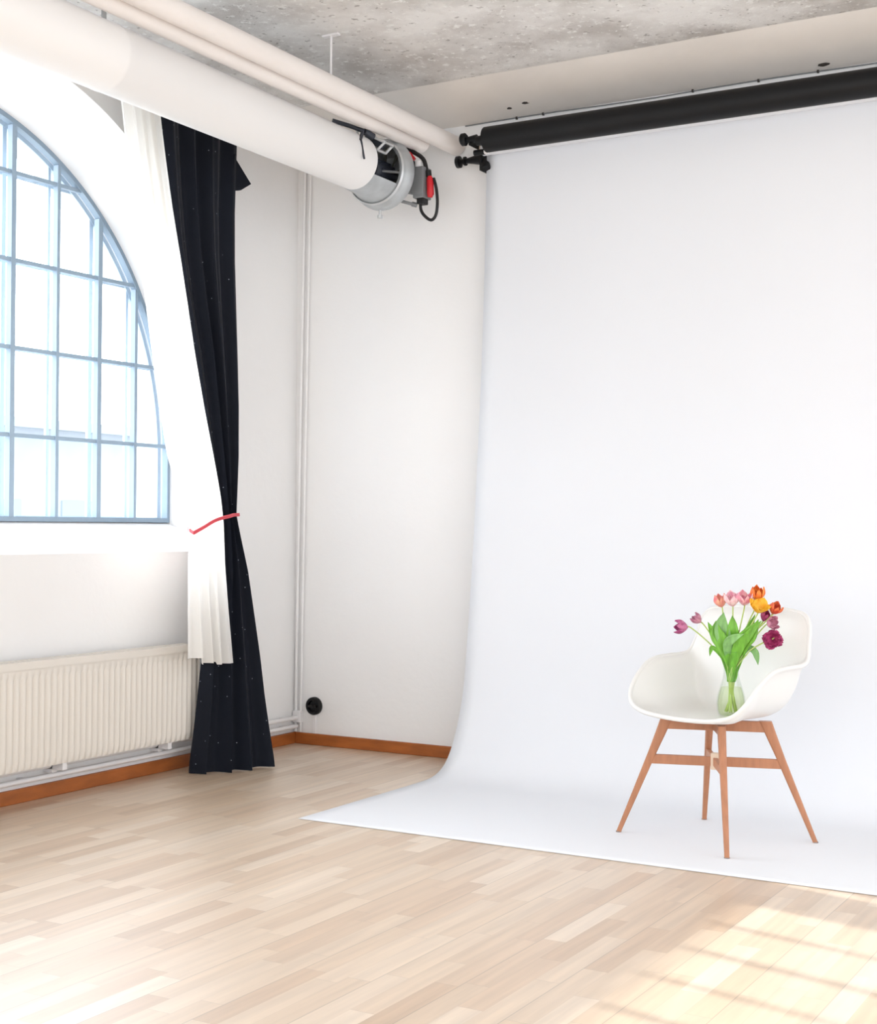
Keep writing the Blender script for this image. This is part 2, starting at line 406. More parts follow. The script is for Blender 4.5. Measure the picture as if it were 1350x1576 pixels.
def pipe_thing(name, label, cat, pts, r, group=None, brackets=()):
    t = thing(name, label, cat, pts[0], group)
    bm = bmesh.new(); tube(bm, pts, r, 14); obj('pipe_run', bm, M['pipe'], t)
    for lo, hi in brackets:
        bm = bmesh.new(); box(bm, lo, hi); obj('pipe_clip', bm, M['pipe'], t, sm=False)
    return t
pipe_thing('heating_pipe', 'upper white heating pipe running under the radiator to the corner', 'pipe',
           [(.036, -8.5, .135), (.036, -.03, .135)], .011, None, [((0, y-.012, .125), (.036, y+.012, .145)) for y in (-1.9, -1.0, -.12)])
pipe_thing('heating_pipe', 'lower white heating pipe just above the wooden baseboard', 'pipe',
           [(.036, -8.5, .092), (.036, -.03, .092)], .011, None, [((0, y-.012, .082), (.036, y+.012, .102)) for y in (-1.9, -1.0, -.12)])
t = thing('corner_conduit', 'thin white vertical cable conduit in the room corner', 'conduit', (.045, -.012, .06))
bm = bmesh.new(); tube(bm, [(.018, -.014, .062), (.03, -.014, 1.2), (.055, -.014, 3.1)], .007, 10); tube(bm, [(.05, -.014, .062), (.064, -.014, 1.2), (.09, -.014, 3.1)], .006, 10)
obj('conduit_run', bm, M['wall'], t)
bm = bmesh.new(); box(bm, (.008, -.03, .11), (.06, 0, .17)); obj('junction_cover', bm, M['pipe'], t, bevel=.004)

# socket on the back wall
s = thing('wall_socket', 'round black wall socket low on the back wall by the corner', 'socket', (.131, 0, .2))
bm = bmesh.new()
ycyl(bm, .131, .2, [(0, .046), (-.018, .046), (-.024, .042), (-.024, .03), (-.012, .027), (-.012, .001)], 40); obj('cover', bm, M['blackplastic'], s)
bm = bmesh.new(); ycyl(bm, .131, .2, [(-.012, .008), (-.034, .008)], 16)
box(bm, (.131-.024, -.03, .194), (.131+.024, -.012, .206)); obj('plug_insert', bm, M['cable'], s)
bm = bmesh.new(); box(bm, (.122, -.01, .058), (.142, 0, .155)); tag(obj('cable_cover', bm, M['pipe'], bevel=.002), 'short white cable cover between black socket and baseboard', 'cable cover')

# ------------------------------------------------------------------ duct and fan
DX, DZ = .765, 2.788
d = thing('ventilation_duct', 'large round white ventilation duct hung along the window wall', 'duct', (DX, -3, DZ))
bm = bmesh.new(); ycyl(bm, DX, DZ, [(-8.9, .123), (-2.262, .123), (-2.258, .1245), (-2.242, .1245), (-2.238, .123), (-.62, .123), (-.62, .120), (-8.9, .120)], 72, closed=True, rise=.008)
obj('duct_pipe', bm, M['duct'], d)
for y in (-2.245, -4.4, -6.6):
    bm = bmesh.new(); box(bm, (DX-.012, y-.01, DZ+.126-.008*y), (DX-.006, y+.01, ZC)); obj('hanger_strap', bm, M['galv'], d, sm=False)

f = thing('extractor_fan', 'silver round extractor fan mounted past the end of the white duct', 'fan', (DX, -.4, DZ))
bm = bmesh.new()
# bell shaped housing with a rolled rim facing the duct
ycyl(bm, DX, DZ, [(-.62, .118), (-.60, .122), (-.50, .130), (-.455, .143), (-.432, .151), (-.42, .156), (-.41, .163), (-.385, .168), (-.372, .168), (-.372, .160), (-.385, .156), (-.385, .145), (-.35, .13), (-.30, .10), (-.30, .095), (-.352, .122), (-.39, .139), (-.42, .147), (-.455, .137), (-.50, .125)], 72, closed=True)
# the upper half of this sleeve is cut away: only a trough reaches back to the duct
dele = [v for v in bm.verts if v.co.y < -.47 and (v.co.z-DZ) > -.055]
bmesh.ops.delete(bm, geom=dele, context='VERTS')
obj('housing', bm, M['galv'], f)
bm = bmesh.new(); ycyl(bm, DX, DZ, [(-.437, .150), (-.445, .1555), (-.455, .150), (-.445, .1445)], 72, closed=True); obj('rim_ring', bm, M['aluminium'], f)
bm = bmesh.new(); ycyl(bm, DX, DZ, [(-.305, .11), (-.30, .112), (-.29, .112), (-.285, .10)], 48); obj('back_plate', bm, M['galv'], f)
bm = bmesh.new(); ycyl(bm, DX, DZ, [(-.50, .02), (-.50, .045), (-.485, .055), (-.36, .055), (-.30, .04)], 36)
for k in range(12):
    a = 2*PI*k/12; ca, sa = math.cos(a), math.sin(a)
    tube(bm, [(DX+.057*ca, -.48, DZ+.057*sa), (DX+.057*ca, -.36, DZ+.057*sa)], .004, 6)
obj('motor', bm, M['motor'], f)
bm = bmesh.new()
for k in range(9):
    a = 2*PI*k/9
    for s0 in (0,):
        p = []
        for (r, da, y) in ((.05, 0, -.37), (.125, .05, -.375), (.125, .42, -.345), (.05, .36, -.335)):
            p.append(bm.verts.new((DX+r*math.cos(a+da), y, DZ+r*math.sin(a+da))))
        q = [bm.verts.new((v.co.x, v.co.y+.004, v.co.z)) for v in p]
        bm.faces.new(p); bm.faces.new(q)
        for i in range(4): bm.faces.new((p[i], p[(i+1) % 4], q[(i+1) % 4], q[i]))
obj('impeller', bm, M['olive'], f, sm=False)
for k in range(3):
    a = PI/2+.4+2*PI*k/3
    bm = bmesh.new(); tube(bm, [(DX+.04*math.cos(a), -.475, DZ+.04*math.sin(a)), (DX+.145*math.cos(a), -.43, DZ+.145*math.sin(a))], .006, 8); obj('motor_strut', bm, M['greybox'], f)
bm = bmesh.new(); tube(bm, [(DX-.012, -.385, DZ-.163), (DX-.012, -.385, DZ-.192)], .007, 10); tube(bm, [(DX-.012, -.385, DZ-.19), (DX-.012, -.385, DZ-.204)], .013, 8); obj('drain_bolt', bm, M['aluminium'], f)
bm = bmesh.new(); tube(bm, [(DX+.05, -.34, DZ-.115), (DX+.10, -.28, DZ-.128)], .008, 8); tube(bm, [(DX+.10, -.28, DZ-.128), (DX+.115, -.262, DZ-.131)], .012, 8); obj('side_spigot', bm, M['greybox'], f)
# clamp that holds the fan against the tubes above
bm = bmesh.new()
A_, B_, C_, D_ = (.757, 2.952), (.912, 2.872), (.772, 2.908), (.872, 2.842)
for y in (-.60, -.53):
    for p, q in ((A_, B_), (C_, D_), (A_, C_), (B_, D_)): tube(bm, [(p[0], y, p[1]), (q[0], y, q[1])], .006, 8)
for p in (A_, B_, C_, D_): tube(bm, [(p[0], -.60, p[1]), (p[0], -.53, p[1])], .006, 8)
tube(bm, [(D_[0], -.53, D_[1]), (DX+.09, -.44, DZ+.115)], .007, 8); tube(bm, [(C_[0], -.53, C_[1]), (DX+.01, -.44, DZ+.148)], .007, 8)
obj('clamp_frame', bm, M['aluminium'], f)
bm = bmesh.new(); q_ = [(.785, 2.932), (.89, 2.876), (.865, 2.856), (.79, 2.905)]  # dark plate standing for the shade in the frame's open slot
a = [bm.verts.new((x, -.57, z)) for x, z in q_]; c = [bm.verts.new((x, -.55, z)) for x, z in q_]
bm.faces.new(a); bm.faces.new(c)
for i in range(4): bm.faces.new((a[i], a[(i+1) % 4], c[(i+1) % 4], c[i]))
obj('clamp_slot_shade', bm, M['motor'], f, sm=False)
bm = bmesh.new(); tube(bm, [(.88, -.745, 2.85), (.897, -.745, 2.765)], .0045, 8); tube(bm, [(.845, -.68, 2.905), (.85, -.70, 2.885), (.875, -.745, 2.85)], .008, 8); obj('clamp_bolt', bm, M['motor'], f)
bm = bmesh.new(); tube(bm, [(.72, -.74, 2.962), (.775, -.68, 2.945), (.835, -.65, 2.92)], .010, 10); tube(bm, [(.835, -.65, 2.92), (.85, -.60, 2.905)], .016, 10); obj('clamp_lever', bm, M['motor'], f)

jb = thing('junction_box', 'small grey electrical junction box beside the silver fan', 'junction box', (.908, -.27, 2.755))
bm = bmesh.new(); box(bm, (.880, -.30, 2.682), (.936, -.22, 2.83)); obj('box_body', bm, M['greybox'], jb, bevel=.004)
bm = bmesh.new(); box(bm, (.876, -.306, 2.70), (.940, -.298, 2.815)); obj('box_lid', bm, M['greybox'], jb, bevel=.002)
bm = bmesh.new(); tube(bm, [(.862, -.27, 2.865), (.862, -.27, 2.765)], .013, 12); tube(bm, [(.862, -.27, 2.765), (.84, -.28, 2.745)], .012, 12); obj('cable_gland', bm, M['cable'], jb)
bm = bmesh.new(); tube(bm, [(.84, -.29, 2.73), (.885, -.275, 2.72)], .02, 12); obj('mount_stub', bm, M['greybox'], jb)
bm = bmesh.new(); tube(bm, [(.893, -.27, 2.83), (.893, -.27, 2.862)], .017, 12); obj('top_gland', bm, M['pipe'], jb)
bm = bmesh.new(); box(bm, (.895, -.29, 2.655), (.932, -.24, 2.684)); obj('bottom_gland', bm, M['cable'], jb, bevel=.004)
bm = bmesh.new(); tube(bm, spline([(.79, -.30, 2.925), (.83, -.27, 2.925), (.88, -.26, 2.90), (.915, -.26, 2.87), (.93, -.262, 2.83), (.935, -.262, 2.80)], 24), .0105, 10)
tag(obj('power_cable', bm, M['cable']), 'black cable arching over the top of the grey junction box', 'cable')
bm = bmesh.new(); tube(bm, [(.842, -.275, 2.905), (.868, -.27, 2.872)], .012, 10)
tag(obj('red_cable_end', bm, M['red']), 'short dark red cable end above the grey junction box', 'cable')
lp = thing('power_plug', 'bright red plug on the right side of the grey junction box', 'plug', (.955, -.265, 2.74))
bm = bmesh.new(); tube(bm, [(.952, -.265, 2.785), (.955, -.265, 2.77), (.958, -.265, 2.70), (.955, -.265, 2.685)], [.01, .017, .017, .011], 14); obj('plug_body', bm, M['red'], lp)
bm = bmesh.new(); tube(bm, [(.948, -.265, 2.785), (.945, -.265, 2.812)], .014, 12); obj('plug_collar', bm, M['cable'], lp)
bm = bmesh.new(); tube(bm, spline([(.972, -.262, 2.775), (.985, -.26, 2.73), (.993, -.26, 2.66), (.985, -.26, 2.60), (.96, -.26, 2.578), (.925, -.26, 2.60), (.905, -.262, 2.63), (.902, -.264, 2.665)], 40), .0075, 10)
obj('cord_loop', bm, M['cable'], lp, label='black cord hanging in a loop')

# ------------------------------------------------------------------ the two white tubes under the ceiling
def card_tube(label, x, z, yend, r):
    t = thing('cardboard_tube', label, 'tube', (x, -3, z), 'white tubes under the ceiling')
    bm = bmesh.new(); ycyl(bm, x, z, [(-8.8, r), (yend, r), (yend, r-.006), (-8.8, r-.006)], 48, closed=True); obj('tube_wall', bm, M['tube'], t)
    bm = bmesh.new(); ycyl(bm, x, z, [(yend-.01, r-.006), (yend-.002, r-.006)], 32); obj('end_cap', bm, M['pipe'], t)
    return t
card_tube('lower long white tube ending just past the silver fan', .869, 2.964, -.2, .0425)
card_tube('upper long white tube reaching the back wall below the ceiling', .957, 2.985, -.01, .045)
for i, y in enumerate((-1.06, -3.2, -5.6)):
    bm = bmesh.new(); tube(bm, [(.93, y, 3.02), (.93, y, ZC-.004)], .005, 8); box(bm, (.89, y-.012, ZC-.008), (.97, y+.012, ZC))
    tag(obj('tube_hanger', bm, M['pipe']), 'thin white hanger rod holding the white tubes to the concrete ceiling', 'hanger', 'hanger rods of the white tubes')

# ------------------------------------------------------------------ black roll, bracket, cable on the back wall
BX, BY, BZ, BR = 1.215, -.19, 2.942, .059
b = thing('black_backdrop_roll', 'long black roll of backdrop paper mounted high on the back wall', 'backdrop roll', (2.6, BY, BZ))
bm = bmesh.new(); xcyl(bm, BY, BZ, [(BX, .028), (BX, BR), (3.95, BR), (3.95, .028)], 64); obj('paper_roll', bm, M['blackpaper'], b)
bm = bmesh.new(); xcyl(bm, BY, BZ, [(BX-.05, .022), (BX+.0, .026), (BX+.002, .026)], 24); xcyl(bm, BY, BZ+.012, [(BX-.115, .012), (BX-.05, .020)], 20)
xcyl(bm, BY, BZ+.016, [(BX-.135, .022), (BX-.128, .030), (BX-.112, .030), (BX-.105, .022)], 24); obj('end_knob', bm, M['blackplastic'], b)
bm = bmesh.new(); bm.faces.new([bm.verts.new((x, BY-BR-.0015+.0005*k, z)) for k, (x, z) in enumerate(((2.17, BZ-.0), (2.24, BZ-.0), (2.24, BZ+.012), (2.17, BZ+.012)))])
bm.free()
HX0, HZ = .985, 2.893
bracket = thing('roller_bracket', 'black wall bracket with an empty lower hook at the left end of the black roll', 'bracket', (1.11, -.01, 2.86))
bm = bmesh.new(); box(bm, (1.125, -.09, 2.83), (1.135, 0, 2.965)); box(bm, (1.125, -.20, 2.925), (1.135, -.08, 2.955)); obj('bracket_plate', bm, M['blackplastic'], bracket, bevel=.002)
bm = bmesh.new()
xcyl(bm, -.06, HZ, [(HX0+.03, .010), (HX0+.04, .012), (HX0+.042, .022), (HX0+.05, .022), (HX0+.052, .012), (HX0+.07, .015), (1.11, .026), (1.125, .028)], 24)
tube(bm, [(1.13, -.06, HZ-.01), (1.15, -.075, HZ-.04)], [.018, .016], 12); tube(bm, [(1.145, -.07, HZ-.03), (1.155, -.08, HZ-.055)], .022, 12)
obj('lower_hook', bm, M['blackplastic'], bracket)
bm = bmesh.new(); xcyl(bm, -.06, HZ, [(HX0-.002, .022), (HX0+.002, .029), (HX0+.018, .029), (HX0+.022, .020), (HX0+.022, .010), (HX0+.032, .010)], 24); obj('hook_knob', bm, M['blackplastic'], bracket)
bm = bmesh.new(); xcyl(bm, -.13, 2.905, [(1.12, .014), (1.175, .014)], 16); obj('hook_pin', bm, M['blackplastic'], bracket)
bm = bmesh.new(); xcyl(bm, -.13, 2.905, [(1.175, .012), (1.20, .012)], 16); obj('pin_tip', bm, M['pipe'], bracket, label='white pin tip')
bracket2 = thing('roller_bracket', 'black wall bracket at the far right end of the black roll', 'bracket', (3.97, -.01, 2.86))
bm = bmesh.new(); box(bm, (3.952, -.008, 2.80), (3.985, .001, 3.02)); box(bm, (3.955, -.21, 2.925), (3.969, 0, 2.96)); obj('bracket_plate', bm, M['blackplastic'], bracket2)

# white seamless paper sweep with its own roll
bd = thing('paper_backdrop', 'white seamless paper backdrop sweeping from its high roll onto the wooden floor', 'backdrop', (2.5, -.9, 0))
PXL, PXR = 1.15, 3.9
prof = [(-.062, 2.93), (-.066, 2.83), (-.078, 2.403), (-.103, 1.904), (-.137, 1.469), (-.178, 1.009), (-.233, .555), (-.268, .347), (-.33, .185), (-.40, .080), (-.47, .030), (-.56, .007), (-.70, .0025), (-1.1, .002), (-1.563, .002)]
pf = spline(prof, 90)
bm = bmesh.new(); NX = 40
rows = []
for (y, z) in pf:
    r = []
    for i in range(NX+1):
        x = PXL+(PXR-PXL)*i/NX
        curl = .004*math.sin(x*7)*min(1, z) 
        r.append(bm.verts.new((x, y+curl*.5, z)))
    rows.append(r)
for a, c in zip(rows, rows[1:]):
    for i in range(NX): bm.faces.new((a[i], a[i+1], c[i+1], c[i]))
o = obj('paper_sheet', bm, M['backdrop'], bd); md = o.modifiers.new('thick', 'SOLIDIFY'); md.thickness = .0012; md.offset = 0
bm = bmesh.new(); xcyl(bm, -.096, 2.93, [(PXL, .018), (PXL, .034), (PXR, .034), (PXR, .018)], 40); obj('paper_roll', bm, M['backdrop'], bd)
bm = bmesh.new(); xcyl(bm, -.096, 2.93, [(PXL-.02, .018), (PXR+.04, .018)], 20); obj('roll_core', bm, M['lightwood'], bd)

# cable along the top of the wall, with clips and crumbs of plaster
c = thing('wall_cable', 'thin grey cable clipped along the top of the back wall', 'cable', (2.5, -.012, 3.09))
bm = bmesh.new(); tube(bm, [(1.0+.25*k, -.006+.002*math.sin(k*2.1), 3.080+.003*math.sin(k*1.3)) for k in range(15)], .003, 8); obj('cable_run', bm, M['greybox'], c)
for x in (1.28, 1.42, 2.16, 2.46, 2.72):
    bm = bmesh.new(); box(bm, (x-.004, -.011, 3.075), (x+.004, 0, 3.087)); obj('cable_clip', bm, M['dust'], c)
def chip(x, y, z, s):
    bm = bmesh.new(); bmesh.ops.create_icosphere(bm, subdivisions=2, radius=s)
    for v in bm.verts: v.co = Vector((v.co.x*2.2*(1+.5*random.random()), v.co.y*(1+.4*random.random()), v.co.z*.6*(1+.5*random.random())))+Vector((x, y, z))
    return bm
for x, y, z, s_, lb in ((1.27, -.06, 3.118, .009, 'small dark plaster chip above the left end of the black roll'),
                  (1.36, -.075, 3.126, .011, 'dark plaster chip right of the one above the roll end'),
                  (2.75, -.03, 3.10, .010, 'dark plaster chip near the right edge above the black roll')):
    tag(obj('plaster_chip', chip(x, y, z, s_), M['dust']), lb, 'chip')

# ------------------------------------------------------------------ curtains
def interp(tab, z):
    tab = sorted(tab)
    if z <= tab[0][0]: return tab[0][1:]
    if z >= tab[-1][0]: return tab[-1][1:]
    for a, c in zip(tab, tab[1:]):
        if a[0] <= z <= c[0]:
            t = (z-a[0])/(c[0]-a[0]); t2 = t
            return tuple(p+(q-p)*t2 for p, q in zip(a[1:], c[1:]))

def curtain_sheet(tab, ztop, zbot, nf, seed, hem=lambda s: 0, nz=110, ns=170, flare=False):
    """tab rows: z, y_left, y_right, x_mid, amplitude.  Gathered cloth with folds that merge toward the tie"""
    rnd = random.Random(seed)
    ph = [rnd.uniform(0, 2*PI) for _ in range(6)]
    bm = bmesh.new(); rows = []
    for i in range(nz+1):
        t = i/nz; row = []
        for k in range(ns+1):
            s = k/ns
            z = ztop+(zbot+hem(s)-ztop)*t
            yl, yr, xm, am = interp(tab, z)
            w = 2*PI*nf*(s+.03*math.sin(2*PI*s*1.3+ph[0])+.012*math.sin(z*2.5+ph[1]))
            fold = math.sin(w+ph[2])+.35*math.sin(2.1*w+ph[3]+z*.8)+.25*math.sin(.43*w+ph[4]+z*1.1)
            edge = min(1, 6*s, 6*(1-s))
            x = xm+am*fold*.75*(.35+.65*edge)
            y = yl+(yr-yl)*s+ .25*am*math.cos(w+ph[2])*edge
            if flare:
                dx = max(0, (1.1-z)/1.1)**1.5*(-.05+.21*s**.7); x += dx; y -= 1.3*dx
            row.append(bm.verts.new((x, y, z)))
        rows.append(row)
    for a, c in zip(rows, rows[1:]):
        for k in range(ns): bm.faces.new((a[k], a[k+1], c[k+1], c[k]))
    return bm
rail = thing('curtain_rail', 'thin white curtain rail hidden behind the round duct', 'curtain rail', (.22, -2.0, 3.0))
bm = bmesh.new(); box(bm, (.2, -3.6, 3.0), (.235, -.7, 3.02)); obj('rail_bar', bm, M['pipe'], rail, sm=False)
for y in (-3.4, -2.1, -.75):
    bm = bmesh.new(); box(bm, (0, y-.012, 3.004), (.2, y+.012, 3.016)); obj('rail_bracket', bm, M['pipe'], rail, sm=False)

white = [(3.0, -1.60, -1.36), (2.828, -1.587, -1.345), (2.689, -1.577, -1.33), (2.504, -1.559, -1.306), (2.29, -1.537, -1.269), (2.078, -1.502, -1.223), (1.864, -1.459, -1.168), (1.647, -1.415, -1.102), (1.429, -1.358, -1.036), (1.264, -1.28, -.990), (1.137, -1.212, -.968), (.953, -1.214, -.957), (.754, -1.213, -.933), (.5, -1.206, -.897)]
amp_w = lambda z: .014+.018*min(1, abs(z-1.12)/.7)
wt = [(z, l, r, .30 if z < 2.2 else .30-.07*(z-2.2)/.8, amp_w(z)) for z, l, r in white]
wc = thing('white_curtain', 'white curtain tied back and hanging in front of the black one', 'curtain', (.3, -1.1, .5))
o = obj('cloth', curtain_sheet(wt, 2.998, .515, 4.2, 3, hem=lambda s: .028 if s < .22 else (0 if s < .62 else -.012)), M['whitecurtain'], wc)
black = [(3.0, -1.32, -.775), (2.867, -1.31, -.778), (2.782, -1.30, -.782), (2.586, -1.27, -.789), (2.363, -1.225, -.786), (2.139, -1.16, -.773), (1.913, -1.085, -.76), (1.683, -1.025, -.747), (1.451, -.96, -.744), (1.273, -.905, -.752), (1.178, -.875, -.757), (1.094, -.873, -.73), (.914, -.90, -.668), (.737, -.95, -.626), (.504, -.995, -.572), (.331, -1.022, -.539), (.188, -1.047, -.505), (.047, -1.075, -.468), (.0, -1.08, -.46)]
amp_b = lambda z: .03 if z > 1.9 else (.018+.012*(z-1.15)/.75 if z > 1.15 else .018+.028*(1.15-z)/1.15)
bt = [(z, l, r, .2, amp_b(z)) for z, l, r in black]
bc = thing('black_curtain', 'black curtain pulled together by the pink cord and pooling on the floor', 'curtain', (.2, -.8, 0))
o = obj('cloth', curtain_sheet(bt, 2.998, .004, 3.4, 11, nz=130, ns=240, flare=True), M['blackcurtain'], bc)
# the folded corner that sticks out near the top
bm = bmesh.new()
P = [(.20, -.80, 2.86), (.185, -.775, 2.845), (.21, -.69, 2.742), (.20, -.755, 2.70), (.19, -.80, 2.69), (.225, -.80, 2.77), (.21, -.77, 2.76)]
for k in (0,):
    a = [bm.verts.new(p) for p in P[:5]]; q = [bm.verts.new((p[0]+.014, p[1], p[2])) for p in P[:5]]
    bm.faces.new(a); bm.faces.new(q)
    for i in range(5): bm.faces.new((a[i], a[(i+1) % 5], q[(i+1) % 5], q[i]))
obj('folded_corner', bm, M['blackcurtain'], bc, sm=False)
# cord around both
tp = [(.335, -1.222, 1.098), (.345, -1.162, 1.124), (.345, -1.096, 1.150), (.34, -1.028, 1.165), (.325, -.955, 1.174), (.27, -.86, 1.180), (.225, -.765, 1.182), (.185, -.738, 1.182), (.155, -.77, 1.182), (.15, -.86, 1.17), (.19, -1.0, 1.14), (.24, -1.14, 1.115), (.285, -1.19, 1.110)]
tl = tp+[tp[0]]
bm = bmesh.new(); pts = spline(tl, 90)[:-1]
tube(bm, pts, .0045, 10, closed=True); tube(bm, [(p[0]+.002, p[1], p[2]-.0075) for p in pts], .004, 8, closed=True)
tag(obj('curtain_tie', bm, M['tie']), 'pink red cord looped around the white and black curtains', 'cord')

# ------------------------------------------------------------------ chair
O = Vector((2.634, -1.036, 0)); U = Vector((.925, -.380, 0)).normalized(); V = Vector((-.380, -.925, 0)).normalized()
def L2W(u, v, z): return O+U*u+V*v+Vector((0, 0, z))
ch = thing('armchair', 'white moulded tub armchair on splayed beech legs standing on the white paper', 'chair', O)
half = [(0, .222, .452), (.10, .218, .454), (.18, .204, .461), (.243, .186, .482), (.277, .155, .528), (.288, .098, .592), (.292, .03, .634), (.291, -.06, .645), (.286, -.125, .648), (.277, -.170, .664), (.264, -.195, .725), (.255, -.210, .785), (.226, -.224, .822), (.17, -.233, .835), (.09, -.242, .840), (0, -.245, .841)]
loop = half+[(-u, v, z) for u, v, z in half[-2:0:-1]]
NT = 128
def loopc(P, t):
    n = len(P); i = int(t) % n; f_ = t-int(t); a, b_, c_, d_ = P[i-1], P[i], P[(i+1) % n], P[(i+2) % n]
    return Vector([.5*((2*q)+(-p+r)*f_+(2*p-5*q+4*r-s_)*f_*f_+(-p+3*q-3*r+s_)*f_**3) for p, q, r, s_ in zip(a, b_, c_, d_)])
rimp = [loopc(loop, len(loop)*k/NT) for k in range(NT)]
bm = bmesh.new(); NR = 22
cen = Vector((0, -.02, .444))
def shell_pt(k, t):
    R = rimp[k]; a = t*PI/2
    e = .50; back = max(0, (R.z-.66)/.18); 
    h = math.sin(a)**(1-(1-e)*min(1, (R.z-.44)/.12)); v = 1-math.cos(a)
    if R.z < .56:
        w = max(0, min(1, (.56-R.z)/.1)); v = v*(1-w)+w*(t**3)
    wl = .022*max(0, min(1, (R.z-.5)/.1)); lip = max(0, (t-.84)/.16)
    flare = -wl*min(1, t/.6)*(1-lip**1.3)
    if wl > 0: v = min(1, v/.955)-.02*lip**3*wl/.022
    d_ = Vector((R.x-cen.x, R.y-cen.y, 0)); 
    if back > 0: h = h*(1-.22*back*(1-t)*t*2)
    dirn = d_.normalized() if d_.length else Vector((0, 0, 0))
    p = Vector((cen.x, cen.y, 0))+d_*h+dirn*flare
    return L2W(p.x, p.y, cen.z+(R.z-cen.z)*v)
c0 = bm.verts.new(L2W(*cen)); rings = []
for j in range(1, NR+1): rings.append([bm.verts.new(shell_pt(k, j/NR)) for k in range(NT)])
for k in range(NT): bm.faces.new((c0, rings[0][k], rings[0][(k+1) % NT]))
for a, c_ in zip(rings, rings[1:]):
    for k in range(NT): bm.faces.new((a[k], a[(k+1) % NT], c_[(k+1) % NT], c_[k]))
# rolled edge bead
o = obj('seat_shell', bm, M['shell'], ch); smooth(o, 80)
md = o.modifiers.new('thick', 'SOLIDIFY'); md.thickness = .007; md.offset = 0
bm = bmesh.new(); tube(bm, [shell_pt(k, 1) for k in range(NT)], .0085, 10, closed=True)
obj('rolled_edge', bm, M['shell'], ch)

feet = [Vector((2.296, -1.133, 0)), Vector((2.778, -1.331, 0)), Vector((2.972, -.93, 0)), Vector((2.492, -.75, 0))]
FT = .003
cc = Vector((2.634, -1.036, 0))
def leg_mesh(ft):
    d_ = (ft-cc); dn = d_.normalized(); sd = Vector((-dn.y, dn.x, 0))
    top = cc+d_*.50
    bm = bmesh.new(); rr = []
    for t in [0, .12, .3, .5, .7, .85, .97, 1]:
        p = top.lerp(ft, t); z = .432*(1-t)+FT*t
        w = .019*(1-t)+.009*t; th = .0145*(1-t)+.0085*t
        if t < .25: w += .004*(1-t/.25)
        corners = []
        for q in range(16):
            a = 2*PI*q/16; ca, sa = math.cos(a), math.sin(a)
            e = .45
            corners.append(bm.verts.new(p+dn*(math.copysign(abs(ca)**e, ca)*w)+sd*(math.copysign(abs(sa)**e, sa)*th)+Vector((0, 0, z))))
        rr.append(corners)
    for a, b_ in zip(rr, rr[1:]):
        for q in range(16): bm.faces.new((a[q], a[(q+1) % 16], b_[(q+1) % 16], b_[q]))
    bm.faces.new(rr[0]); bm.faces.new(rr[-1])
    return bm
for ft in feet: 
    lg = obj('leg', leg_mesh(ft), M['beech'], ch)
def bar(a, b_, z0, z1, w0, w1, th, m, name, mid=None, label=None):
    d_ = (b_-a).normalized(); sd = Vector((-d_.y, d_.x, 0)); bm = bmesh.new(); rr = []
    K = 12
    for i in range(K+1):
        t = i/K; p = a.lerp(b_, t); e = abs(2*t-1)
        hz = z1; lz = z0+(mid or 0)*(1-e)
        rr.append([bm.verts.new(p+sd*s_*th+Vector((0, 0, z))) for s_, z in ((-1, lz), (1, lz), (1, hz), (-1, hz))])
    for p, q in zip(rr, rr[1:]):
        for k in range(4): bm.faces.new((p[k], p[(k+1) % 4], q[(k+1) % 4], q[k]))
    bm.faces.new(rr[0]); bm.faces.new(rr[-1])
    return obj(name, bm, m, ch, sm=False, bevel=.002, label=label)
def at_leg(ft, t): return (cc+(ft-cc)*.50).lerp(ft, t)
bar(at_leg(feet[0], .04), at_leg(feet[2], .04), .392, .4305, 0, 0, .011, M['beech'], 'top_rail')
bar(at_leg(feet[1], .04), at_leg(feet[3], .04), .396, .4295, 0, 0, .011, M['beech'], 'top_rail')
bar(at_leg(feet[0], .36), at_leg(feet[2], .36), .262, .296, 0, 0, .009, M['beech'], 'stretcher')
bar(at_leg(feet[1], .36), at_leg(feet[3], .36), .264, .294, 0, 0, .009, M['beech'], 'stretcher')
bm = bmesh.new(); hubc = cc+Vector((0, 0, 0))
for s_ in (-1, 1): pass
box(bm, (cc.x-.014, cc.y-.014, .25), (cc.x+.014, cc.y+.014, .31)); obj('stretcher_hub', bm, M['lightwood'], ch, bevel=.002, label='pale wooden hub where the stretchers cross')
for ft in feet:
    bm = bmesh.new(); lathe(bm, ft.x, ft.y, [(.0025, .010), (.0055, .0105)], 14, True, True); obj('foot_pad', bm, M['greybox'], ch)

# ------------------------------------------------------------------ vase with tulips
VX, VY, VZ = 2.690, -1.03, .4475
vz = thing('glass_vase', 'clear waisted glass vase of tulips standing on the armchair seat', 'vase', (VX, VY, VZ))
def vprof(off=0):
    return [(VZ+.004, .030-off), (VZ+.006, .044-off), (VZ+.02, .050-off), (VZ+.045, .0525-off), (VZ+.075, .049-off), (VZ+.105, .040-off), (VZ+.135, .0305-off), (VZ+.155, .027-off), (VZ+.175, .0275-off), (VZ+.20, .032-off), (VZ+.222, .038-off), (VZ+.235, .042-off)]
bm = bmesh.new(); lathe(bm, VX, VY, vprof(), 48)
tube(bm, [(VX+.0405*math.cos(2*PI*k/48), VY+.0405*math.sin(2*PI*k/48), VZ+.235) for k in range(48)], .002, 6, closed=True)
obj('glass_body', bm, M['vaseglass'], vz)
bm = bmesh.new(); wp = [p for p in vprof(.004) if p[0] < VZ+.12]; lathe(bm, VX, VY, [(wp[0][0]+.005, wp[0][1])]+wp[1:], 40, True, True)
obj('water', bm, M['water'], vz)

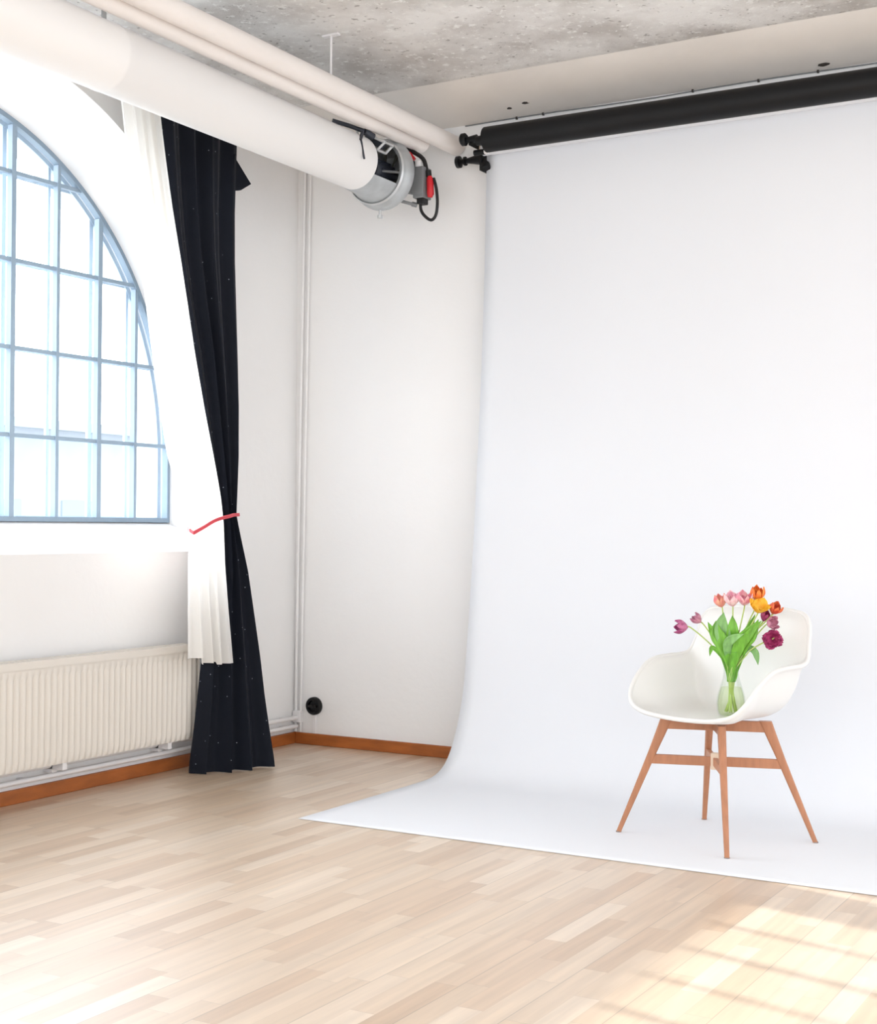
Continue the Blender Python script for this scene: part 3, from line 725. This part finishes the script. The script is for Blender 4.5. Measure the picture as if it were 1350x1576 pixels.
petal_mats = {}
def petal_mat(name, c1, c2):
    m = bpy.data.materials.new(name); m.use_nodes = True; nt = m.node_tree; b_ = nt.nodes['Principled BSDF']
    b_.inputs['Roughness'].default_value = .5; b_.inputs['Subsurface Weight'].default_value = .1; b_.inputs['Subsurface Radius'].default_value = (.01, .005, .005)
    tc = nt.nodes.new('ShaderNodeTexCoord'); n = nt.nodes.new('ShaderNodeTexNoise'); n.inputs['Scale'].default_value = 45; n.inputs['Detail'].default_value = 3
    r = nt.nodes.new('ShaderNodeValToRGB'); r.color_ramp.elements[0].position = .38; r.color_ramp.elements[1].position = .62
    r.color_ramp.elements[0].color = lin(*c1); r.color_ramp.elements[1].color = lin(*c2)
    nt.links.new(tc.outputs['Object'], n.inputs['Vector']); nt.links.new(n.outputs[0], r.inputs[0]); nt.links.new(r.outputs[0], b_.inputs['Base Color'])
    return m
PM = {'pink': petal_mat('pink_petals', (236, 146, 168), (248, 198, 200)), 'palepink': petal_mat('pale_pink_petals', (240, 168, 188), (252, 216, 216)),
      'orange': petal_mat('orange_petals', (226, 92, 28), (242, 142, 54)), 'yellow': petal_mat('yellow_orange_petals', (238, 168, 20), (246, 196, 52)),
      'redorange': petal_mat('red_orange_petals', (206, 70, 44), (236, 128, 70)), 'mauve': petal_mat('mauve_petals', (176, 104, 132), (214, 150, 170)),
      'magenta': petal_mat('dark_magenta_petals', (130, 26, 76), (184, 70, 120)), 'purple': petal_mat('purple_pink_petals', (158, 58, 112), (206, 124, 164)),
      'peach': petal_mat('peach_pink_petals', (232, 120, 128), (246, 178, 150))}
def head_mesh(pos, axis, r, open_, seed):
    rnd = random.Random(seed); axis = Vector(axis).normalized(); bm = bmesh.new()
    q = Vector((0, 0, 1)).rotation_difference(axis).to_matrix(); pos = Vector(pos)
    for layer in (0, 1, 2):
        for k in range(3 if open_ < .8 else 4):
            nP = 3 if open_ < .8 else 4
            a0 = 2*PI*k/nP+layer*PI/nP*1.1+rnd.uniform(-.2, .2); NU, NV = 8, 8; g = []
            lean = open_*(1+.15*rnd.uniform(-1, 1)); sc_ = 1-.14*layer
            for i in range(NV+1):
                t = i/NV; row = []
                # bulge outwards then close (or open) at the tip
                rr_ = r*sc_*(math.sin(min(1, t*1.35)*PI/2)**.7)*(1-(.55-.9*lean)*max(0, t-.45)/.55)
                zz = r*2.1*sc_*(t-(lean*.35)*t*t)
                wid = 1.15*math.sin(PI*(.12+.80*t))**.8
                for j in range(NU+1):
                    s_ = j/NU*2-1; aa = a0+s_*wid*.62
                    rj = rr_+.0022*math.sin(7*s_+k*2+layer)*t
                    row.append(bm.verts.new(q @ Vector((rj*math.cos(aa), rj*math.sin(aa), zz-.18*r*s_*s_*t))+pos))
                g.append(row)
            for i in range(NV):
                for j in range(NU): bm.faces.new((g[i][j], g[i][j+1], g[i+1][j+1], g[i+1][j]))
    return bm
def leaf_mesh(pts, wid, face):
    """blade along a spline; face = direction its broad side looks at"""
    P = [Vector(p) for p in spline(pts, 18)]; face = Vector(face).normalized(); bm = bmesh.new(); g = []
    for i, p in enumerate(P):
        t = i/17; d_ = (P[min(i+1, 17)]-P[max(i-1, 0)]).normalized(); sd = d_.cross(face).normalized(); nn = sd.cross(d_)
        w = wid*(.10+.9*math.sin(PI*min(1, t**1.6))**.85)*(1-t**8)
        g.append([bm.verts.new(p+sd*w*s_+nn*(abs(s_)**1.5*w*.45)) for s_ in (-1, -.5, 0, .5, 1)])
    for a, c_ in zip(g, g[1:]):
        for k in range(4): bm.faces.new((a[k], a[k+1], c_[k+1], c_[k]))
    return bm
cam_dir = Vector((4.358-2.7, -6.044+1.03, .3)).normalized()
# label, head position, axis, radius, openness, colour, leaves [(pts from neck, width, mat)]
base_i = 0
def tulip(label, hp, axis, r, op, colour, leaves=(), seed=1):
    global base_i; r = r*1.3
    base_i += 1
    a = base_i*2.4; bx, by = VX+.022*math.cos(a), VY+.022*math.sin(a)
    nx, ny = VX-.014*math.cos(a), VY-.014*math.sin(a)
    hp = Vector(hp); ax = Vector(axis).normalized()
    t = thing('tulip', label, 'tulip', (bx, by, VZ+.02), 'tulips in the glass vase')
    if hp.x > VX: nx = VX+abs(nx-VX)
    else: nx = VX-abs(nx-VX)
    n2 = Vector((nx, ny, VZ+.165)); midp = n2.lerp(hp, .5)+Vector((0, 0, .025 if abs(hp.x-VX) > .08 else .01))
    pts = [(bx, by, VZ+.016), (VX*.5+nx*.5, VY*.5+ny*.5, VZ+.10), tuple(n2), tuple(n2.lerp(hp, .3)+Vector((0, 0, .02))), tuple(midp), tuple(hp-ax*.02), tuple(hp+ax*.002)]
    bm = bmesh.new(); tube(bm, spline(pts, 30), .0026, 8); obj('stem', bm, M['stem'], t)
    o = obj('flower_head', head_mesh(hp-ax*r*.4, ax, r, op, seed), PM[colour], t); smooth(o, 180)
    md = o.modifiers.new('t', 'SOLIDIFY'); md.thickness = .0008
    for lp_, w, m_ in leaves:
        bm = leaf_mesh([tuple(n2+Vector((0, 0, -.04))), tuple(n2)]+lp_, w*1.3, cam_dir)
        o = obj('leaf', bm, M[m_], t); smooth(o, 180); md = o.modifiers.new('t', 'SOLIDIFY'); md.thickness = .0008
    return t
Yv = -1.03
tulip('peach pink tulip at the top left of the bouquet', (2.655, Yv-.01, .852), (-.2, -.15, 1), .021, .35, 'peach',
      [([(2.655, Yv-.015, .70), (2.63, Yv-.02, .745), (2.604, Yv-.01, .787)], .013, 'leaf')], 3)
tulip('pale pink tulip right of the peach pink one', (2.70, Yv-.02, .858), (0, -.3, 1), .024, .5, 'palepink',
      [([(2.675, Yv-.03, .72), (2.665, Yv-.035, .775), (2.668, Yv-.02, .825)], .022, 'leaf2')], 4)
tulip('pink tulip in the middle of the bouquet top, left of the orange one', (2.742, Yv-.01, .862), (.15, -.35, 1), .023, .5, 'pink',
      [([(2.700, Yv-.02, .72), (2.705, Yv-.03, .77), (2.700, Yv-.02, .815)], .017, 'leaf')], 5)
tulip('orange tulip standing tallest in the bouquet', (2.783, Yv+.01, .878), (.1, -.2, 1), .023, .25, 'orange',
      [([(2.73, Yv, .72), (2.755, Yv+.01, .77), (2.775, Yv+.01, .82)], .012, 'leaf')], 6)
tulip('wide open yellow orange tulip below the tall orange one', (2.80, Yv-.03, .838), (.35, -.35, .8), .024, .95, 'yellow',
      [([(2.74, Yv-.02, .71), (2.775, Yv-.03, .75), (2.80, Yv-.03, .805)], .019, 'leaf')], 7)
tulip('red orange tulip at the right side of the bouquet top', (2.846, Yv, .832), (.5, -.2, .8), .020, .4, 'redorange', [([(2.73, Yv-.03, .71), (2.765, Yv-.035, .755), (2.812, Yv-.03, .80)], .018, 'leaf')], 8)
tulip('small dark mauve tulip behind the leaves right of centre', (2.805, Yv+.02, .803), (.5, -.1, .8), .017, .3, 'magenta', [], 9)
tulip('mauve pink tulip hanging below the red orange one', (2.838, Yv-.02, .79), (.7, -.4, .2), .019, .5, 'mauve',
      [([(2.75, Yv-.01, .695), (2.782, Yv-.02, .69), (2.792, Yv-.02, .665), (2.796, Yv-.02, .640)], .009, 'leaf2')], 10)
tulip('dark magenta tulip drooping lowest on the right, facing the room', (2.855, Yv-.04, .738), (.3, -1, -.05), .022, .9, 'magenta', [([(2.67, Yv-.04, .71), (2.650, Yv-.045, .75), (2.645, Yv-.04, .795)], .021, 'leaf')], 11)
tulip('purple pink tulip farthest left, above the armrest', (2.517, Yv-.01, .764), (-.8, -.35, .05), .022, .4, 'purple', [([(2.69, Yv-.045, .705), (2.715, Yv-.05, .735), (2.755, Yv-.05, .752)], .013, 'leaf2')], 12)
tulip('small mauve tulip beside the purple one on the left', (2.557, Yv+.03, .786), (-.6, -.2, .5), .017, .35, 'mauve',
      [([(2.655, Yv-.01, .665), (2.625, Yv-.015, .695), (2.617, Yv-.015, .680), (2.614, Yv-.015, .662)], .006, 'leaf')], 13)

# ------------------------------------------------------------------ light
SKY = [(0, 1.0), (.35, 1.45), (.6, 1.8), (1, 6.4)]
scn.cycles.transparent_max_bounces = 32
w = bpy.data.worlds.new('World'); scn.world = w; w.use_nodes = True
nt = w.node_tree; bg = nt.nodes['Background']; bg.inputs[1].default_value = 1.0
# hazy bright sky, brightest on the side where the sun stands
tc = nt.nodes.new('ShaderNodeTexCoord'); dp = nt.nodes.new('ShaderNodeVectorMath'); dp.operation = 'DOT_PRODUCT'; dp.inputs[1].default_value = (-.93, .2, .3)
nt.links.new(tc.outputs['Generated'], dp.inputs[0])
half_ = nt.nodes.new('ShaderNodeMath'); half_.operation = 'MULTIPLY_ADD'; half_.inputs[1].default_value = .5; half_.inputs[2].default_value = .5
nt.links.new(dp.outputs['Value'], half_.inputs[0])
mr = nt.nodes.new('ShaderNodeFloatCurve'); cv = mr.mapping.curves[0]
for i, (x_, y_) in enumerate(SKY):
    if i == 0: cv.points[0].location = (x_, y_/10)
    elif i == len(SKY)-1: cv.points[len(cv.points)-1].location = (x_, y_/10)
    else: cv.points.new(x_, y_/10)
mr.mapping.update(); nt.links.new(half_.outputs[0], mr.inputs['Value'])
mr2 = nt.nodes.new('ShaderNodeMath'); mr2.operation = 'MULTIPLY'; mr2.inputs[1].default_value = 10; nt.links.new(mr.outputs[0], mr2.inputs[0]); mr = mr2
vs = nt.nodes.new('ShaderNodeVectorMath'); vs.operation = 'SCALE'; vs.inputs[0].default_value = (.93, .96, 1.0)
nt.links.new(mr.outputs[0], vs.inputs['Scale']); nt.links.new(vs.outputs[0], bg.inputs[0])
sun = bpy.data.lights.new('Sun', 'SUN'); sun.energy = 4.4; sun.angle = math.radians(.8); sun.color = (1, .95, .86)
so = bpy.data.objects.new('Sun', sun); COL.objects.link(so)
el = math.radians(18.4); az = math.radians(-13)
dirv = Vector((math.cos(az)*math.cos(el), math.sin(az)*math.cos(el), -math.sin(el)))
so.rotation_euler = dirv.to_track_quat('-Z', 'Y').to_euler()

# ------------------------------------------------------------------ camera
cam = bpy.data.cameras.new('Camera'); co = bpy.data.objects.new('Camera', cam); COL.objects.link(co); scn.camera = co
cam.sensor_fit = 'HORIZONTAL'; cam.sensor_width = 36; cam.lens = 36*2188.4/1350; cam.clip_start = .05; cam.clip_end = 300
yaw, pit, rol = (math.radians(a) for a in (30.063, .5793, .3759))
F_ = Vector((-math.sin(yaw), math.cos(yaw), 0)); R_ = Vector((math.cos(yaw), math.sin(yaw), 0)); U_ = Vector((0, 0, 1))
F2 = F_*math.cos(pit)+U_*math.sin(pit); U2 = U_*math.cos(pit)-F_*math.sin(pit)
R3 = R_*math.cos(rol)+U2*math.sin(rol); U3 = U2*math.cos(rol)-R_*math.sin(rol)
m = Matrix((R3, U3, -F2)).transposed().to_4x4(); m.translation = Vector((4.358, -6.044, 1.13)); co.matrix_world = m

scn.view_settings.view_transform = 'Standard'; scn.view_settings.look = 'None'
scn.view_settings.gamma = 1; scn.view_settings.use_curve_mapping = False
scn.view_settings.exposure = 1.04
